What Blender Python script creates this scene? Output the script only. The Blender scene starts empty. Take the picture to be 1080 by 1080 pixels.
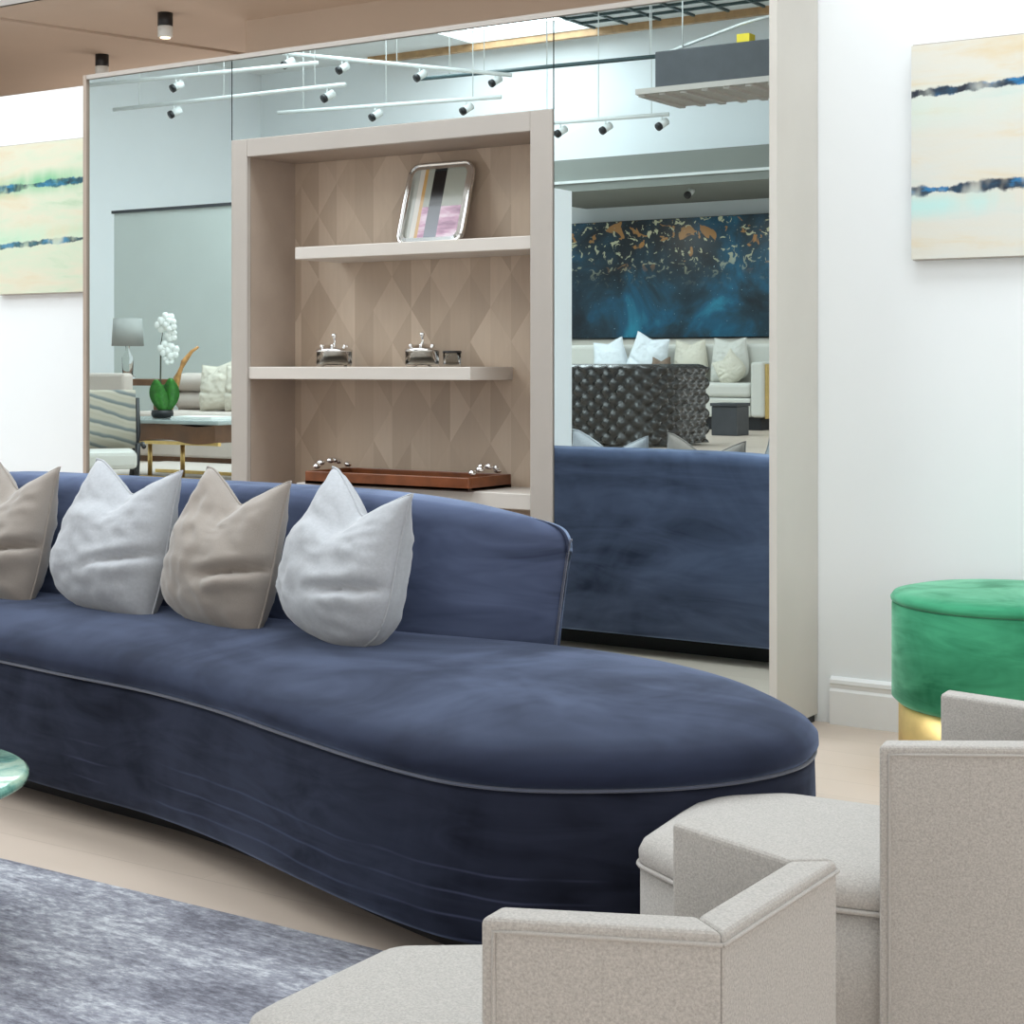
import bpy, bmesh, math, random
from mathutils import Vector, Matrix, noise
R = math.radians
sc = bpy.context.scene
COL = sc.collection
random.seed(7)

# ------------------------------------------------------------------ materials
class NT:
    def __init__(s, name):
        s.m = bpy.data.materials.new(name); s.m.use_nodes = True
        s.t = s.m.node_tree; s.t.nodes.clear()
        s.out = s.t.nodes.new('ShaderNodeOutputMaterial')
        s.co = None
    def n(s, typ, props=None, **ins):
        nd = s.t.nodes.new(typ)
        for k, v in (props or {}).items(): setattr(nd, k, v)
        for k, v in ins.items(): s.set(nd, k.replace('_', ' '), v)
        return nd
    def set(s, nd, key, v):
        sock = nd.inputs[int(key[1:])] if key[0] == 'i' and key[1:].isdigit() else nd.inputs[key]
        if hasattr(v, 'is_linked') or hasattr(v, 'links'): s.t.links.new(v, sock)
        else:
            if sock.type == 'RGBA' and len(v) == 3: v = (*v, 1)
            sock.default_value = v
    def math(s, op, a, b=0.0, c=None):
        nd = s.t.nodes.new('ShaderNodeMath'); nd.operation = op
        for i, v in enumerate((a, b) if c is None else (a, b, c)):
            s.set(nd, 'i%d' % i, v)
        return nd.outputs[0]
    def obj(s):
        if s.co is None: s.co = s.t.nodes.new('ShaderNodeTexCoord')
        return s.co.outputs['Object']
    def xyz(s):
        sp = s.n('ShaderNodeSeparateXYZ'); s.set(sp, 'Vector', s.obj()); return sp.outputs
    def scaled(s, sx, sy, sz, rot=(0, 0, 0)):
        mp = s.n('ShaderNodeMapping'); s.set(mp, 'Vector', s.obj())
        mp.inputs['Scale'].default_value = (sx, sy, sz); mp.inputs['Rotation'].default_value = rot
        return mp.outputs[0]
    def noise(s, scale, detail=3, rough=.55, vec=None, dist=0):
        nd = s.n('ShaderNodeTexNoise'); s.set(nd, 'Vector', vec if vec is not None else s.obj())
        nd.inputs['Scale'].default_value = scale; nd.inputs['Detail'].default_value = detail
        nd.inputs['Roughness'].default_value = rough; nd.inputs['Distortion'].default_value = dist
        return nd.outputs['Fac']
    def ramp(s, fac, stops, interp='LINEAR'):
        nd = s.t.nodes.new('ShaderNodeValToRGB'); cr = nd.color_ramp; cr.interpolation = interp
        while len(cr.elements) < len(stops): cr.elements.new(.5)
        for e, (p, c) in zip(cr.elements, stops):
            e.position = p; e.color = (*c, 1) if len(c) == 3 else c
        s.set(nd, 'Fac', fac); return nd.outputs[0]
    def mix(s, fac, a, b):
        nd = s.t.nodes.new('ShaderNodeMix'); nd.data_type = 'RGBA'
        s.set(nd, 'i0', fac); s.set(nd, 'i6', a); s.set(nd, 'i7', b); return nd.outputs[2]
    def smooth(s, v, lo, hi, a=0., b=1.):
        nd = s.t.nodes.new('ShaderNodeMapRange'); nd.interpolation_type = 'SMOOTHSTEP'
        for i, x in enumerate((v, lo, hi, a, b)): s.set(nd, 'i%d' % i, x)
        return nd.outputs[0]
    def bsdf(s, col, rough=.6, metal=0., bump=None, bstr=.2, bdist=.01, **kw):
        p = s.t.nodes.new('ShaderNodeBsdfPrincipled')
        s.set(p, 'Base Color', col); s.set(p, 'Roughness', rough); s.set(p, 'Metallic', metal)
        for k, v in kw.items(): s.set(p, k.replace('_', ' '), v)
        if bump is not None:
            b = s.t.nodes.new('ShaderNodeBump'); s.set(b, 'Height', bump)
            b.inputs['Strength'].default_value = bstr; b.inputs['Distance'].default_value = bdist
            s.t.links.new(b.outputs[0], p.inputs['Normal'])
        s.t.links.new(p.outputs[0], s.out.inputs[0]); return s.m

def srgb(r, g, b):
    return tuple(((c / 255) / 12.92 if c <= 10 else ((c / 255 + .055) / 1.055) ** 2.4) for c in (r, g, b))

def plain(name, col, rough=.6, metal=0., var=.06, scale=8., bstr=.05, **kw):
    t = NT(name); f = t.noise(scale, 3)
    c = t.ramp(f, [(.3, tuple(x * (1 - var) for x in col)), (.7, tuple(min(1, x * (1 + var)) for x in col))])
    return t.bsdf(c, rough, metal, bump=t.noise(scale * 14, 2), bstr=bstr, bdist=.002, **kw)

def fabric(name, col, var=.12, weave=420., sheen=.15, bstr=.35):
    t = NT(name)
    f = t.noise(weave, 2, .7); g = t.noise(5, 3)
    c = t.ramp(f, [(.28, tuple(x * (1 - var * 1.6) for x in col)), (.72, tuple(min(1, x * (1 + var)) for x in col))])
    c = t.mix(t.math('MULTIPLY', g, .18), c, tuple(x * .8 for x in col))
    return t.bsdf(c, .92, 0, bump=f, bstr=bstr, bdist=.002, Sheen_Weight=sheen, Sheen_Roughness=.5, Specular_IOR_Level=.15)

def velvet(name, dark, light, sheen_tint, sheen=.7, scale=3.2, lo=.42, hi=.62, lines=0):
    t = NT(name)
    a = t.noise(scale, 4, .55, dist=.8)
    b = t.noise(scale * 2.2, 3, .6, vec=t.scaled(.5, .5, 2.2), dist=1.2)
    f = t.math('MULTIPLY_ADD', b, .45, t.math('MULTIPLY', a, .55))
    c = t.ramp(f, [(lo - .06, dark), (lo + .05, tuple(x * .5 + y * .5 for x, y in zip(dark, light))), (hi, light)])
    if lines:
        o = t.xyz()
        zz = t.math('MULTIPLY_ADD', t.noise(1.6, 2), .07, o[2])
        ln = t.math('ABSOLUTE', t.math('SUBTRACT', t.math('FRACT', t.math('DIVIDE', zz, .052)), .5))
        k = t.math('MULTIPLY', t.smooth(ln, .0, .09, 1., 0.), t.math('MULTIPLY', t.smooth(t.noise(2.1, 2), .48, .62), t.smooth(o[2], .30, .22)))
        c = t.mix(t.math('MULTIPLY', k, lines), c, tuple(min(1, x * 3.2) for x in light))
    sw = t.smooth(f, lo - .05, hi, sheen * .45, sheen)
    return t.bsdf(c, .85, 0, bump=t.noise(700, 1), bstr=.12, bdist=.001, Sheen_Weight=sw,
                  Sheen_Roughness=.38, Sheen_Tint=sheen_tint, Specular_IOR_Level=.12)

M = {}
M['wall'] = plain('white_wall_paint', (.86, .895, .92), .7, var=.01, scale=2)
M['ceil'] = plain('white_ceiling_paint', (.8, .82, .82), .8, var=.01, scale=2)
M['soffit'] = plain('grey_green_paint', (.24, .255, .235), .8, var=.02, scale=2)
M['panelwall'] = plain('pale_green_grey_paint', (.60, .655, .63), .8, var=.02, scale=2)
M['brownceil'] = plain('taupe_ceiling_paint', (.52, .42, .34), .8, var=.03, scale=1.5)
M['skirt'] = plain('white_gloss_paint', (.86, .875, .885), .35, var=.01)
M['timber'] = plain('timber_edge', (.45, .27, .13), .5, var=.2)
M['lacquer'] = plain('greige_lacquer', (.43, .39, .355), .35, var=.03, scale=3)
M['lacquer_side'] = plain('greige_side_lacquer', (.60, .575, .53), .45, var=.03, scale=3)
M['shelf'] = plain('shelf_lacquer', (.60, .555, .51), .35, var=.03, scale=3)
M['jamb'] = plain('taupe_veneer', (.38, .305, .25), .5, var=.06, scale=6)
M['dark'] = plain('black_plastic', (.012, .012, .014), .4, var=.1)
M['shadowgap'] = plain('black_plinth', (.012, .012, .014), .7, var=.1)
M['charcoal'] = plain('charcoal_metal', (.05, .053, .06), .55, var=.1)
M['whitemetal'] = plain('white_metal', (.75, .78, .77), .4, var=.03)
M['teal'] = plain('dark_teal_metal', (.05, .085, .09), .45, var=.1)
M['gold'] = plain('brushed_gold', (.86, .62, .25), .38, 1., var=.06, scale=20)
M['silver'] = plain('polished_silver', (.86, .86, .85), .12, 1., var=.05, scale=20)
M['chrome'] = plain('chrome', (.9, .9, .9), .06, 1., var=.02)
def mk_mirror():
    t = NT('tinted_mirror'); return t.bsdf((.77, .87, .875), .0, 1.)
M['mirror'] = mk_mirror()
def mk_glass():
    t = NT('clear_glass'); return t.bsdf((.95, .97, .96), .02, 0, Transmission_Weight=1., IOR=1.18)
M['glass'] = mk_glass()
def mk_emit(name, col, st):
    t = NT(name); e = t.n('ShaderNodeEmission'); e.inputs[0].default_value = (*col, 1); e.inputs[1].default_value = st
    t.t.links.new(e.outputs[0], t.out.inputs[0]); return t.m
M['skylight'] = mk_emit('skylight_daylight', (.97, 1., 1.), 2.)
M['window'] = mk_emit('window_daylight', (.97, 1., 1.), 1.3)  # glow of the two added fill panels
M['bulb'] = mk_emit('warm_lamp', (1., .82, .55), 6.)
def mk_floor():
    t = NT('pale_oak_planks'); o = t.xyz()
    row = t.math('FLOOR', t.math('DIVIDE', o[1], .19))
    xs = t.math('ADD', o[0], t.math('MULTIPLY', t.math('FRACT', t.math('MULTIPLY', row, .377)), 2.2))
    pl = t.math('FLOOR', t.math('DIVIDE', xs, 2.2))
    wn = t.n('ShaderNodeTexWhiteNoise', {'noise_dimensions': '2D'})
    cb = t.n('ShaderNodeCombineXYZ'); t.set(cb, 'X', row); t.set(cb, 'Y', pl); t.set(wn, 'Vector', cb.outputs[0])
    grain = t.noise(6, 5, .6, vec=t.scaled(.6, 9, 1))
    f = t.math('MULTIPLY_ADD', wn.outputs[0], .35, t.math('MULTIPLY', grain, .65))
    c = t.ramp(f, [(.2, (.53, .435, .365)), (.5, (.565, .47, .395)), (.85, (.60, .50, .425))])
    fy = t.math('FRACT', t.math('DIVIDE', o[1], .19)); fx = t.math('FRACT', t.math('DIVIDE', xs, 2.2))
    seam = t.math('MINIMUM', t.math('MINIMUM', fy, t.math('SUBTRACT', 1., fy)), t.math('MULTIPLY', fx, 11.))
    c = t.mix(t.smooth(seam, 0., .014, .35, 0.), c, (.2, .15, .11))
    return t.bsdf(c, t.smooth(grain, .3, .7, .38, .46), 0, bump=seam, bstr=.03, bdist=.002, Specular_IOR_Level=.35)
M['floor'] = mk_floor()
def mk_rug():
    t = NT('distressed_rug')
    a = t.noise(2.2, 8, .72, vec=t.scaled(.8, 2.6, 1, (0, 0, .5)), dist=.6)
    b = t.noise(46, 5, .75, vec=t.scaled(.6, 1.5, 1, (0, 0, .35)))
    f = t.math('MULTIPLY_ADD', b, .52, t.math('MULTIPLY', a, .52))
    c = t.ramp(f, [(.36, srgb(72, 71, 82)), (.45, srgb(106, 107, 119)), (.54, srgb(146, 148, 159)), (.63, srgb(198, 201, 207))])
    return t.bsdf(c, .95, 0, bump=b, bstr=.5, bdist=.006, Sheen_Weight=.2, Specular_IOR_Level=.1)
M['rug'] = mk_rug()
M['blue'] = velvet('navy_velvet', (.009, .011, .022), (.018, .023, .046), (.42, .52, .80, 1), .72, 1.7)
M['blue_base'] = velvet('navy_velvet_dark_nap', (.006, .0075, .015), (.020, .0235, .042), (.42, .52, .80, 1), .55, 2.6, lines=.5)  # darker copy of the navy velvet, shade on the front painted into its colour
M['blue_back'] = velvet('navy_velvet_light_nap', (.030, .039, .072), (.105, .132, .225), (.42, .54, .80, 1), .9, 1.6)  # lighter copy of the navy velvet, light on the back painted into its colour
M['bluepipe'] = plain('blue_piping', (.06, .07, .11), .6, var=.1, Sheen_Weight=.4)
M['green'] = velvet('emerald_velvet', (.014, .15, .07), (.06, .34, .18), (.6, 1., .8, 1), .75, 3.)
M['tweed'] = fabric('grey_tweed', (.46, .435, .41), .16, 260., .12, .4)
M['tweedpipe'] = fabric('grey_tweed_piping', (.46, .435, .41), .1, 420., .15)
M['pillow_white'] = fabric('white_velvet_pillow', (.43, .445, .475), .05, 90., .35, .25)
M['pillow_beige'] = fabric('beige_satin_pillow', (.31, .272, .242), .05, 300., .45, .15)
M['cream'] = fabric('cream_upholstery', (.60, .53, .475), .06, 300.)
M['ivory'] = fabric('ivory_upholstery', (.66, .65, .60), .06, 300.)
M['pcream'] = fabric('cream_pillow', (.68, .64, .54), .06, 300.)
M['pwhite'] = fabric('white_satin_pillow', (.75, .8, .84), .05, 300.)
M['pbrown'] = fabric('brown_pillow', (.22, .16, .12), .08, 300.)
def mk_leather():
    t = NT('dark_grey_leather'); return t.bsdf((.030, .028, .026), .26, 0, bump=t.noise(60, 2), bstr=.05, bdist=.002, Coat_Weight=.2)
M['leather'] = mk_leather()
M['walnut'] = plain('walnut_wood', (.16, .075, .035), .45, var=.3, scale=5)
M['traywood'] = plain('polished_rosewood', (.17, .052, .018), .3, var=.3, scale=9)
M['traydark'] = plain('dark_tray_floor', (.05, .025, .016), .35, var=.3, scale=9)
M['leaf'] = plain('green_leaf', (.04, .20, .025), .35, var=.3, scale=30)
M['petal'] = plain('white_petal', (.88, .9, .86), .6, var=.04)
M['stem'] = plain('dark_stem', (.05, .055, .03), .6, var=.2)
M['shade'] = fabric('grey_lampshade', (.40, .41, .39), .05, 300.)
M['greyslab'] = plain('grey_glass_top', (.35, .40, .39), .12, var=.08)
M['horn'] = plain('tan_horn', (.50, .25, .08), .4, var=.4, scale=14)
M['yellow'] = plain('yellow_label', (.8, .62, .03), .6, var=.05)

def mk_parquet():
    t = NT('diamond_parquet'); o = t.xyz()
    p = t.math('DIVIDE', o[0], .21); q = t.math('DIVIDE', o[2], .29)
    u = t.math('ADD', p, q); v = t.math('SUBTRACT', p, q)
    iu = t.math('FLOOR', u); iv = t.math('FLOOR', v)
    fu = t.math('SUBTRACT', u, iu); fv = t.math('SUBTRACT', v, iv)
    side = t.math('GREATER_THAN', t.math('ADD', fu, t.math('SUBTRACT', 1., fv)), 1.)
    up = t.math('GREATER_THAN', t.math('ADD', fu, fv), 1.)
    cb = t.n('ShaderNodeCombineXYZ'); t.set(cb, 'X', iu); t.set(cb, 'Y', iv)
    t.set(cb, 'Z', up)
    wn = t.n('ShaderNodeTexWhiteNoise', {'noise_dimensions': '3D'}); t.set(wn, 'Vector', cb.outputs[0])
    gv = t.noise(60, 2, .5, vec=t.scaled(1, 1, .12))
    f = t.math('MULTIPLY_ADD', gv, .25, t.math('MULTIPLY', wn.outputs[0], .75))
    c = t.ramp(f, [(.05, (.42, .325, .245)), (.5, (.49, .385, .295)), (.95, (.60, .485, .38))])
    return t.bsdf(c, t.smooth(wn.outputs[0], 0., 1., .42, .55), 0, bump=gv, bstr=.05, bdist=.002)
M['parquet'] = mk_parquet()

def mk_painting(name, seed, h, bands, wash, base, streak):
    """cream canvas with two ragged navy streaks: bands = [(height, thickness, tilt)]"""
    t = NT(name); o = t.xyz()
    cb = t.n('ShaderNodeCombineXYZ'); t.set(cb, 'X', t.math('MULTIPLY', o[0], 1.)); t.set(cb, 'Y', float(seed)); t.set(cb, 'Z', t.math('MULTIPLY', o[2], .25))
    big = t.noise(3.2, 4, .6, vec=cb.outputs[0])
    wz = t.n('ShaderNodeCombineXYZ'); t.set(wz, 'X', t.math('MULTIPLY', o[0], .9)); t.set(wz, 'Y', float(seed) + 4); t.set(wz, 'Z', t.math('MULTIPLY', o[2], 4.5))
    cl = t.noise(1.7, 5, .6, vec=wz.outputs[0], dist=.4)
    c = t.ramp(cl, base)
    for k, (z0, th, tilt, strength) in enumerate(bands):
        c1 = t.n('ShaderNodeCombineXYZ'); t.set(c1, 'X', o[0]); t.set(c1, 'Y', float(seed) + 9 * k)
        wv = t.noise(9, 5, .65, vec=c1.outputs[0])
        c2 = t.n('ShaderNodeCombineXYZ'); t.set(c2, 'X', o[0]); t.set(c2, 'Y', float(seed) + 9 * k + 3)
        pr = t.noise(5, 3, .6, vec=c2.outputs[0])
        zc = t.math('MULTIPLY_ADD', wv, .05, t.math('MULTIPLY_ADD', o[0], tilt, z0 - .025))
        d = t.math('SUBTRACT', o[2], zc)
        ws = t.smooth(t.math('ABSOLUTE', t.math('ADD', d, wash[k][1])), 0., wash[k][2], wash[k][3], 0.)
        c = t.mix(t.math('MULTIPLY', ws, t.smooth(big, .3, .6)), c, wash[k][0])
        ad = t.math('ABSOLUTE', d)
        thn = t.math('MULTIPLY', t.smooth(pr, .32, .58, .25, 1.), th)
        rag = t.math('MULTIPLY_ADD', t.noise(26, 4, .7, vec=t.scaled(.6, 1, 1.8)), .02, t.math('SUBTRACT', ad, .010))
        m = t.smooth(t.math('DIVIDE', rag, thn), .55, 1.05, strength, 0.)
        hue = t.noise(11, 3, .6, vec=t.scaled(1, 1, 2))
        sc_ = t.ramp(hue, streak)
        brk = t.noise(3.4, 3, .6, vec=t.scaled(1.6, 1, 1))
        m = t.math('MULTIPLY', m, t.smooth(brk, .40, .54, .25, 1.))
        c = t.mix(m, c, sc_)
    return t.bsdf(c, .6, 0, bump=t.noise(90, 3), bstr=.15, bdist=.002)
STREAK = [(.40, (.010, .018, .035)), (.54, (.012, .05, .10)), (.66, (.015, .18, .42))]
STREAK2 = [(.40, (.010, .03, .05)), (.52, (.012, .10, .14)), (.64, (.03, .20, .36))]
M['paint_right'] = mk_painting('canvas_seascape_cream', 2, .78, [(.60, .020, .04, 1.), (.245, .028, .03, 1.)],
    [((.62, .76, .70), .06, .12, .6), ((.50, .78, .76), .055, .07, .9)],
    [(.3, (.58, .68, .64)), (.42, (.70, .71, .66)), (.55, (.72, .70, .62)), (.68, (.72, .61, .42))], STREAK)
M['paint_left'] = mk_painting('canvas_seascape_green', 31, .78, [(.55, .026, .03, 1.), (.25, .019, .03, .95)],
    [((.16, .50, .26), -.012, .085, .95), ((.45, .74, .55), -.03, .12, .55)],
    [(.28, (.45, .60, .42)), (.40, (.62, .69, .54)), (.52, (.70, .68, .54)), (.66, (.70, .61, .44))], STREAK2)

def mk_mural():
    t = NT('night_mural'); o = t.xyz()
    a = t.noise(1.4, 5, .6, dist=.5)
    c = t.ramp(a, [(.38, (.004, .010, .018)), (.5, (.010, .036, .06)), (.62, (.008, .09, .17)), (.74, (.02, .22, .34))])
    st = t.noise(9, 3, .6, vec=t.scaled(1, 1, 1.2), dist=1.0)
    hi = t.smooth(o[2], .55, 1.25)
    m = t.math('MULTIPLY', t.smooth(st, .585, .61), hi)
    c = t.mix(m, c, (.62, .62, .42))
    g = t.noise(4.4, 3, .6, vec=t.scaled(1, 3, 1), dist=.7)
    m2 = t.math('MULTIPLY', t.smooth(g, .60, .62), t.smooth(o[2], .7, 1.1))
    c = t.mix(m2, c, (.42, .21, .07))
    sp = t.noise(42, 2, .5)
    c = t.mix(t.math('MULTIPLY', t.smooth(sp, .70, .74), .7), c, (.45, .65, .72))
    return t.bsdf(c, .35, 0, bump=g, bstr=.1, bdist=.003)
M['mural'] = mk_mural()

def mk_stripe():
    t = NT('striped_fabric'); o = t.xyz()
    w = t.math('FRACT', t.math('DIVIDE', t.math('MULTIPLY_ADD', o[0], .30, t.math('MULTIPLY_ADD', t.noise(5, 2), .05, o[2])), .085))
    c = t.ramp(w, [(.0, (.42, .38, .30)), (.3, (.50, .46, .38)), (.42, (.15, .17, .17)), (.6, (.22, .24, .235)), (.75, (.45, .41, .33))])
    return t.bsdf(c, .9, 0, bump=t.noise(300, 2), bstr=.2, bdist=.002)
M['stripe'] = mk_stripe()
def mk_infill():  # bands of grey, black and pink for the framed face
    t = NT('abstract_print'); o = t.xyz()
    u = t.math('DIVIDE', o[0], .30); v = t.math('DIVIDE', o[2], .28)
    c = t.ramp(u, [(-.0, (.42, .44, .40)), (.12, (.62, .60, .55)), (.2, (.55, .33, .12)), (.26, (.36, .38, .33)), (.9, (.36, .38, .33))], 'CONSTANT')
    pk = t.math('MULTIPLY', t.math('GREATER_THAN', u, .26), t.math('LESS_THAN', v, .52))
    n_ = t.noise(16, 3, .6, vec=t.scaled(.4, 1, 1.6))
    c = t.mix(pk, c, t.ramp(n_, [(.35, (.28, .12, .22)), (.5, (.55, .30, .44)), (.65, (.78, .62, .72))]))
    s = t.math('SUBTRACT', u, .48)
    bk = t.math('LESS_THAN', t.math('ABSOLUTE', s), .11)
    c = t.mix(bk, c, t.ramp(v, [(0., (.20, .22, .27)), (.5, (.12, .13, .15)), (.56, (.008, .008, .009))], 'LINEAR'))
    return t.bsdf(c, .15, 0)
M['print'] = mk_infill()
def mk_marble():
    t = NT('green_marble'); a = t.noise(4, 6, .65, dist=1.4)
    c = t.ramp(a, [(.36, (.03, .12, .11)), (.45, (.16, .38, .31)), (.55, (.42, .60, .46)), (.7, (.60, .72, .56))])
    return t.bsdf(c, .08, 0, Coat_Weight=.5)
M['marble'] = mk_marble()

# ------------------------------------------------------------------ mesh builder
class MB:
    def __init__(s): s.v = []; s.f = []; s.sm = []
    def add(s, vs, fs, smooth=False):
        b = len(s.v); s.v += [tuple(v) for v in vs]
        s.f += [tuple(i + b for i in f) for f in fs]; s.sm += [smooth] * len(fs); return s
    def box(s, x0, x1, y0, y1, z0, z1):
        vs = [(x, y, z) for z in (z0, z1) for y in (y0, y1) for x in (x0, x1)]
        return s.add(vs, [(0, 2, 3, 1), (4, 5, 7, 6), (0, 1, 5, 4), (2, 6, 7, 3), (0, 4, 6, 2), (1, 3, 7, 5)])
    def prism(s, poly, z0, z1):
        n = len(poly)
        vs = [(x, y, z0) for x, y in poly] + [(x, y, z1) for x, y in poly]
        fs = [tuple(range(n))[::-1], tuple(range(n, 2 * n))] + [(i, (i + 1) % n, n + (i + 1) % n, n + i) for i in range(n)]
        return s.add(vs, fs)
    def loft(s, rings, closed=True, cap0=True, cap1=True, smooth=True):
        n = len(rings[0]); vs = [p for r in rings for p in r]; fs = []
        for k in range(len(rings) - 1):
            for i in range(n if closed else n - 1):
                j = (i + 1) % n
                fs.append((k * n + i, k * n + j, (k + 1) * n + j, (k + 1) * n + i))
        if cap0: fs.append(tuple(range(n))[::-1])
        if cap1: fs.append(tuple(range((len(rings) - 1) * n, len(rings) * n)))
        return s.add(vs, fs, smooth)
    def lathe(s, prof, seg=32, cx=0, cy=0, smooth=True):
        rings = [[(cx + r * math.cos(2 * math.pi * i / seg), cy + r * math.sin(2 * math.pi * i / seg), z) for i in range(seg)] for r, z in prof]
        return s.loft(rings, True, True, True, smooth)
    def tube(s, pts, r, seg=8, closed=False, taper=None):
        pts = [Vector(p) for p in pts]; n = len(pts); rings = []
        up = Vector((0, 0, 1))
        for i, p in enumerate(pts):
            a = pts[(i - 1) % n] if (closed or i > 0) else p
            b = pts[(i + 1) % n] if (closed or i < n - 1) else p
            d = (b - a).normalized()
            u = up if abs(d.dot(up)) < .95 else Vector((1, 0, 0))
            e1 = d.cross(u).normalized(); e2 = d.cross(e1).normalized()
            rr = r if taper is None else r * taper(i / max(1, n - 1))
            rings.append([p + e1 * rr * math.cos(2 * math.pi * k / seg) + e2 * rr * math.sin(2 * math.pi * k / seg) for k in range(seg)])
        if closed:
            vs = [p for q in rings for p in q]
            return s.add(vs, [(k * seg + i, k * seg + (i + 1) % seg, ((k + 1) % n) * seg + (i + 1) % seg, ((k + 1) % n) * seg + i) for k in range(n) for i in range(seg)], True)
        return s.loft(rings, True, True, True, True)
    def sphere(s, c, rx, ry=None, rz=None, seg=14, rg=9):
        ry = ry or rx; rz = rz or rx
        rings = [[(c[0] + rx * math.sin(math.pi * k / rg) * math.cos(2 * math.pi * i / seg), c[1] + ry * math.sin(math.pi * k / rg) * math.sin(2 * math.pi * i / seg), c[2] - rz * math.cos(math.pi * k / rg)) for i in range(seg)] for k in range(1, rg)]
        return s.loft(rings)
    def build(s, name, mat, parent=None, loc=None, rot=None, bevel=0, bseg=2, sub=0, kind=None, label=None):
        me = bpy.data.meshes.new(name); me.from_pydata(s.v, [], s.f); me.update()
        bm = bmesh.new(); bm.from_mesh(me); bmesh.ops.recalc_face_normals(bm, faces=bm.faces); bm.to_mesh(me); bm.free()
        for p, q in zip(me.polygons, s.sm): p.use_smooth = q
        me.materials.append(M[mat] if isinstance(mat, str) else mat)
        o = bpy.data.objects.new(name, me); COL.objects.link(o)
        if parent: o.parent = parent
        if loc: o.location = loc
        if rot: o.rotation_euler = rot
        if bevel:
            b = o.modifiers.new('bevel', 'BEVEL'); b.width = bevel; b.segments = bseg; b.limit_method = 'ANGLE'; b.angle_limit = R(40)
        if sub:
            b = o.modifiers.new('sub', 'SUBSURF'); b.levels = sub; b.render_levels = sub
        if kind: o['kind'] = kind
        if label: o['label'] = label
        return o
def tag(o, label, cat, group=None):
    o['label'] = label; o['category'] = cat
    if group: o['group'] = group
    return o
def thing(name, loc, label, cat, group=None, rz=0):
    o = bpy.data.objects.new(name, None); COL.objects.link(o); o.empty_display_size = .1
    o.location = loc; o.rotation_euler = (0, 0, rz); return tag(o, label, cat, group)
def copy_tree(o, parent=None):
    c = o.copy(); COL.objects.link(c)
    if parent: c.parent = parent
    for ch in list(o.children): copy_tree(ch, c)
    return c
def box(*a): return MB().box(*a)

def catmull(pts, n, closed=True):
    out = []; m = len(pts)
    segs = m if closed else m - 1
    for i in range(segs):
        P = [Vector(pts[(i + k) % m]) if closed else Vector(pts[min(max(i + k, 0), m - 1)]) for k in (-1, 0, 1, 2)]
        for j in range(n):
            t = j / n
            out.append(.5 * (2 * P[1] + (P[2] - P[0]) * t + (2 * P[0] - 5 * P[1] + 4 * P[2] - P[3]) * t * t + (3 * P[1] - P[0] - 3 * P[2] + P[3]) * t ** 3))
    if not closed: out.append(Vector(pts[-1]))
    return out

# ------------------------------------------------------------------ camera
H = 1.35
cam = bpy.data.cameras.new('camera'); co = bpy.data.objects.new('camera', cam); COL.objects.link(co)
co.location = (0, 0, H); co.rotation_euler = (R(90), 0, R(33.3))
cam.sensor_width = 36; cam.lens = 1766 / 1080 * 36; cam.shift_y = (385 - 540) / 1080
cam.clip_start = .05; sc.camera = co

# ------------------------------------------------------------------ the room
YW, YC = 5.942, 5.568            # display wall, cabinet front
box(-15.2, 4.2, -6.9, 12.2, -.15, 0).build('floor', 'floor', kind='structure')
MB().box(-15.2, -4.4, -6.65, -1.3, 0, .70).box(-8.8, -4.4, -1.3, .3, 0, .70).build('floor_upper', 'floor', kind='structure')
MB().box(-15.2, -8.8, -1.3, 4.2, 0, .50).box(-8.8, -7.2, .3, 4.2, 0, .50).build('floor_step', 'floor', kind='structure')
box(-15, 4, YW, YW + .14, 0, 2.775).build('wall_display', 'wall', kind='structure')
sk = MB()
prof = [(0, 0), (-.022, 0), (-.022, .125), (-.016, .135), (-.016, .148), (-.022, .155), (-.020, .168), (-.006, .178), (0, .178)]
def skirting(x0, x1, name):
    m = MB(); m.loft([[(x, YW + a, z) for a, z in prof] for x in (x0, x1)], smooth=False)
    m.build(name, 'skirt', kind='structure')
skirting(-2.46, 4, 'baseboard_right'); skirting(-15, -6.13, 'baseboard_left')
box(-15.2, -15, -6.65, 12.2, 0, 5.4).build('wall_left', 'wall', kind='structure')
box(4, 4.2, -6.65, 12.2, 0, 5.4).build('wall_right', 'wall', kind='structure')
box(-15.2, 4.2, -6.85, -6.65, 0, 5.4).build('wall_far', 'wall', kind='structure')
box(-15, 4, -6.65, -5.6, 3.62, 5.3).build('wall_upper', 'wall', kind='structure')
MB().box(-10.6, 4, -6.65, -4.8, 3.28, 3.64).build('trim_soffit', 'soffit', kind='structure')
box(-10.6, 4, -4.81, -4.775, 3.37, 3.40).build('trim_soffit_line', 'whitemetal', kind='structure')
box(-15, 4, 5.95, 6.1, 3.3, 5.4).build('wall_fascia', 'wall', kind='structure')
box(3.955, 3.99, -5.6, 3.6, .3, 3.9).build('window_5', 'window', kind='structure')  # added glowing panel, unseen, fills in light from the right
box(-3.4, 3.8, -6.645, -6.61, .4, 4.0).build('window_6', 'window', kind='structure')  # added glowing panel, unseen, frontal fill for the display wall
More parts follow.
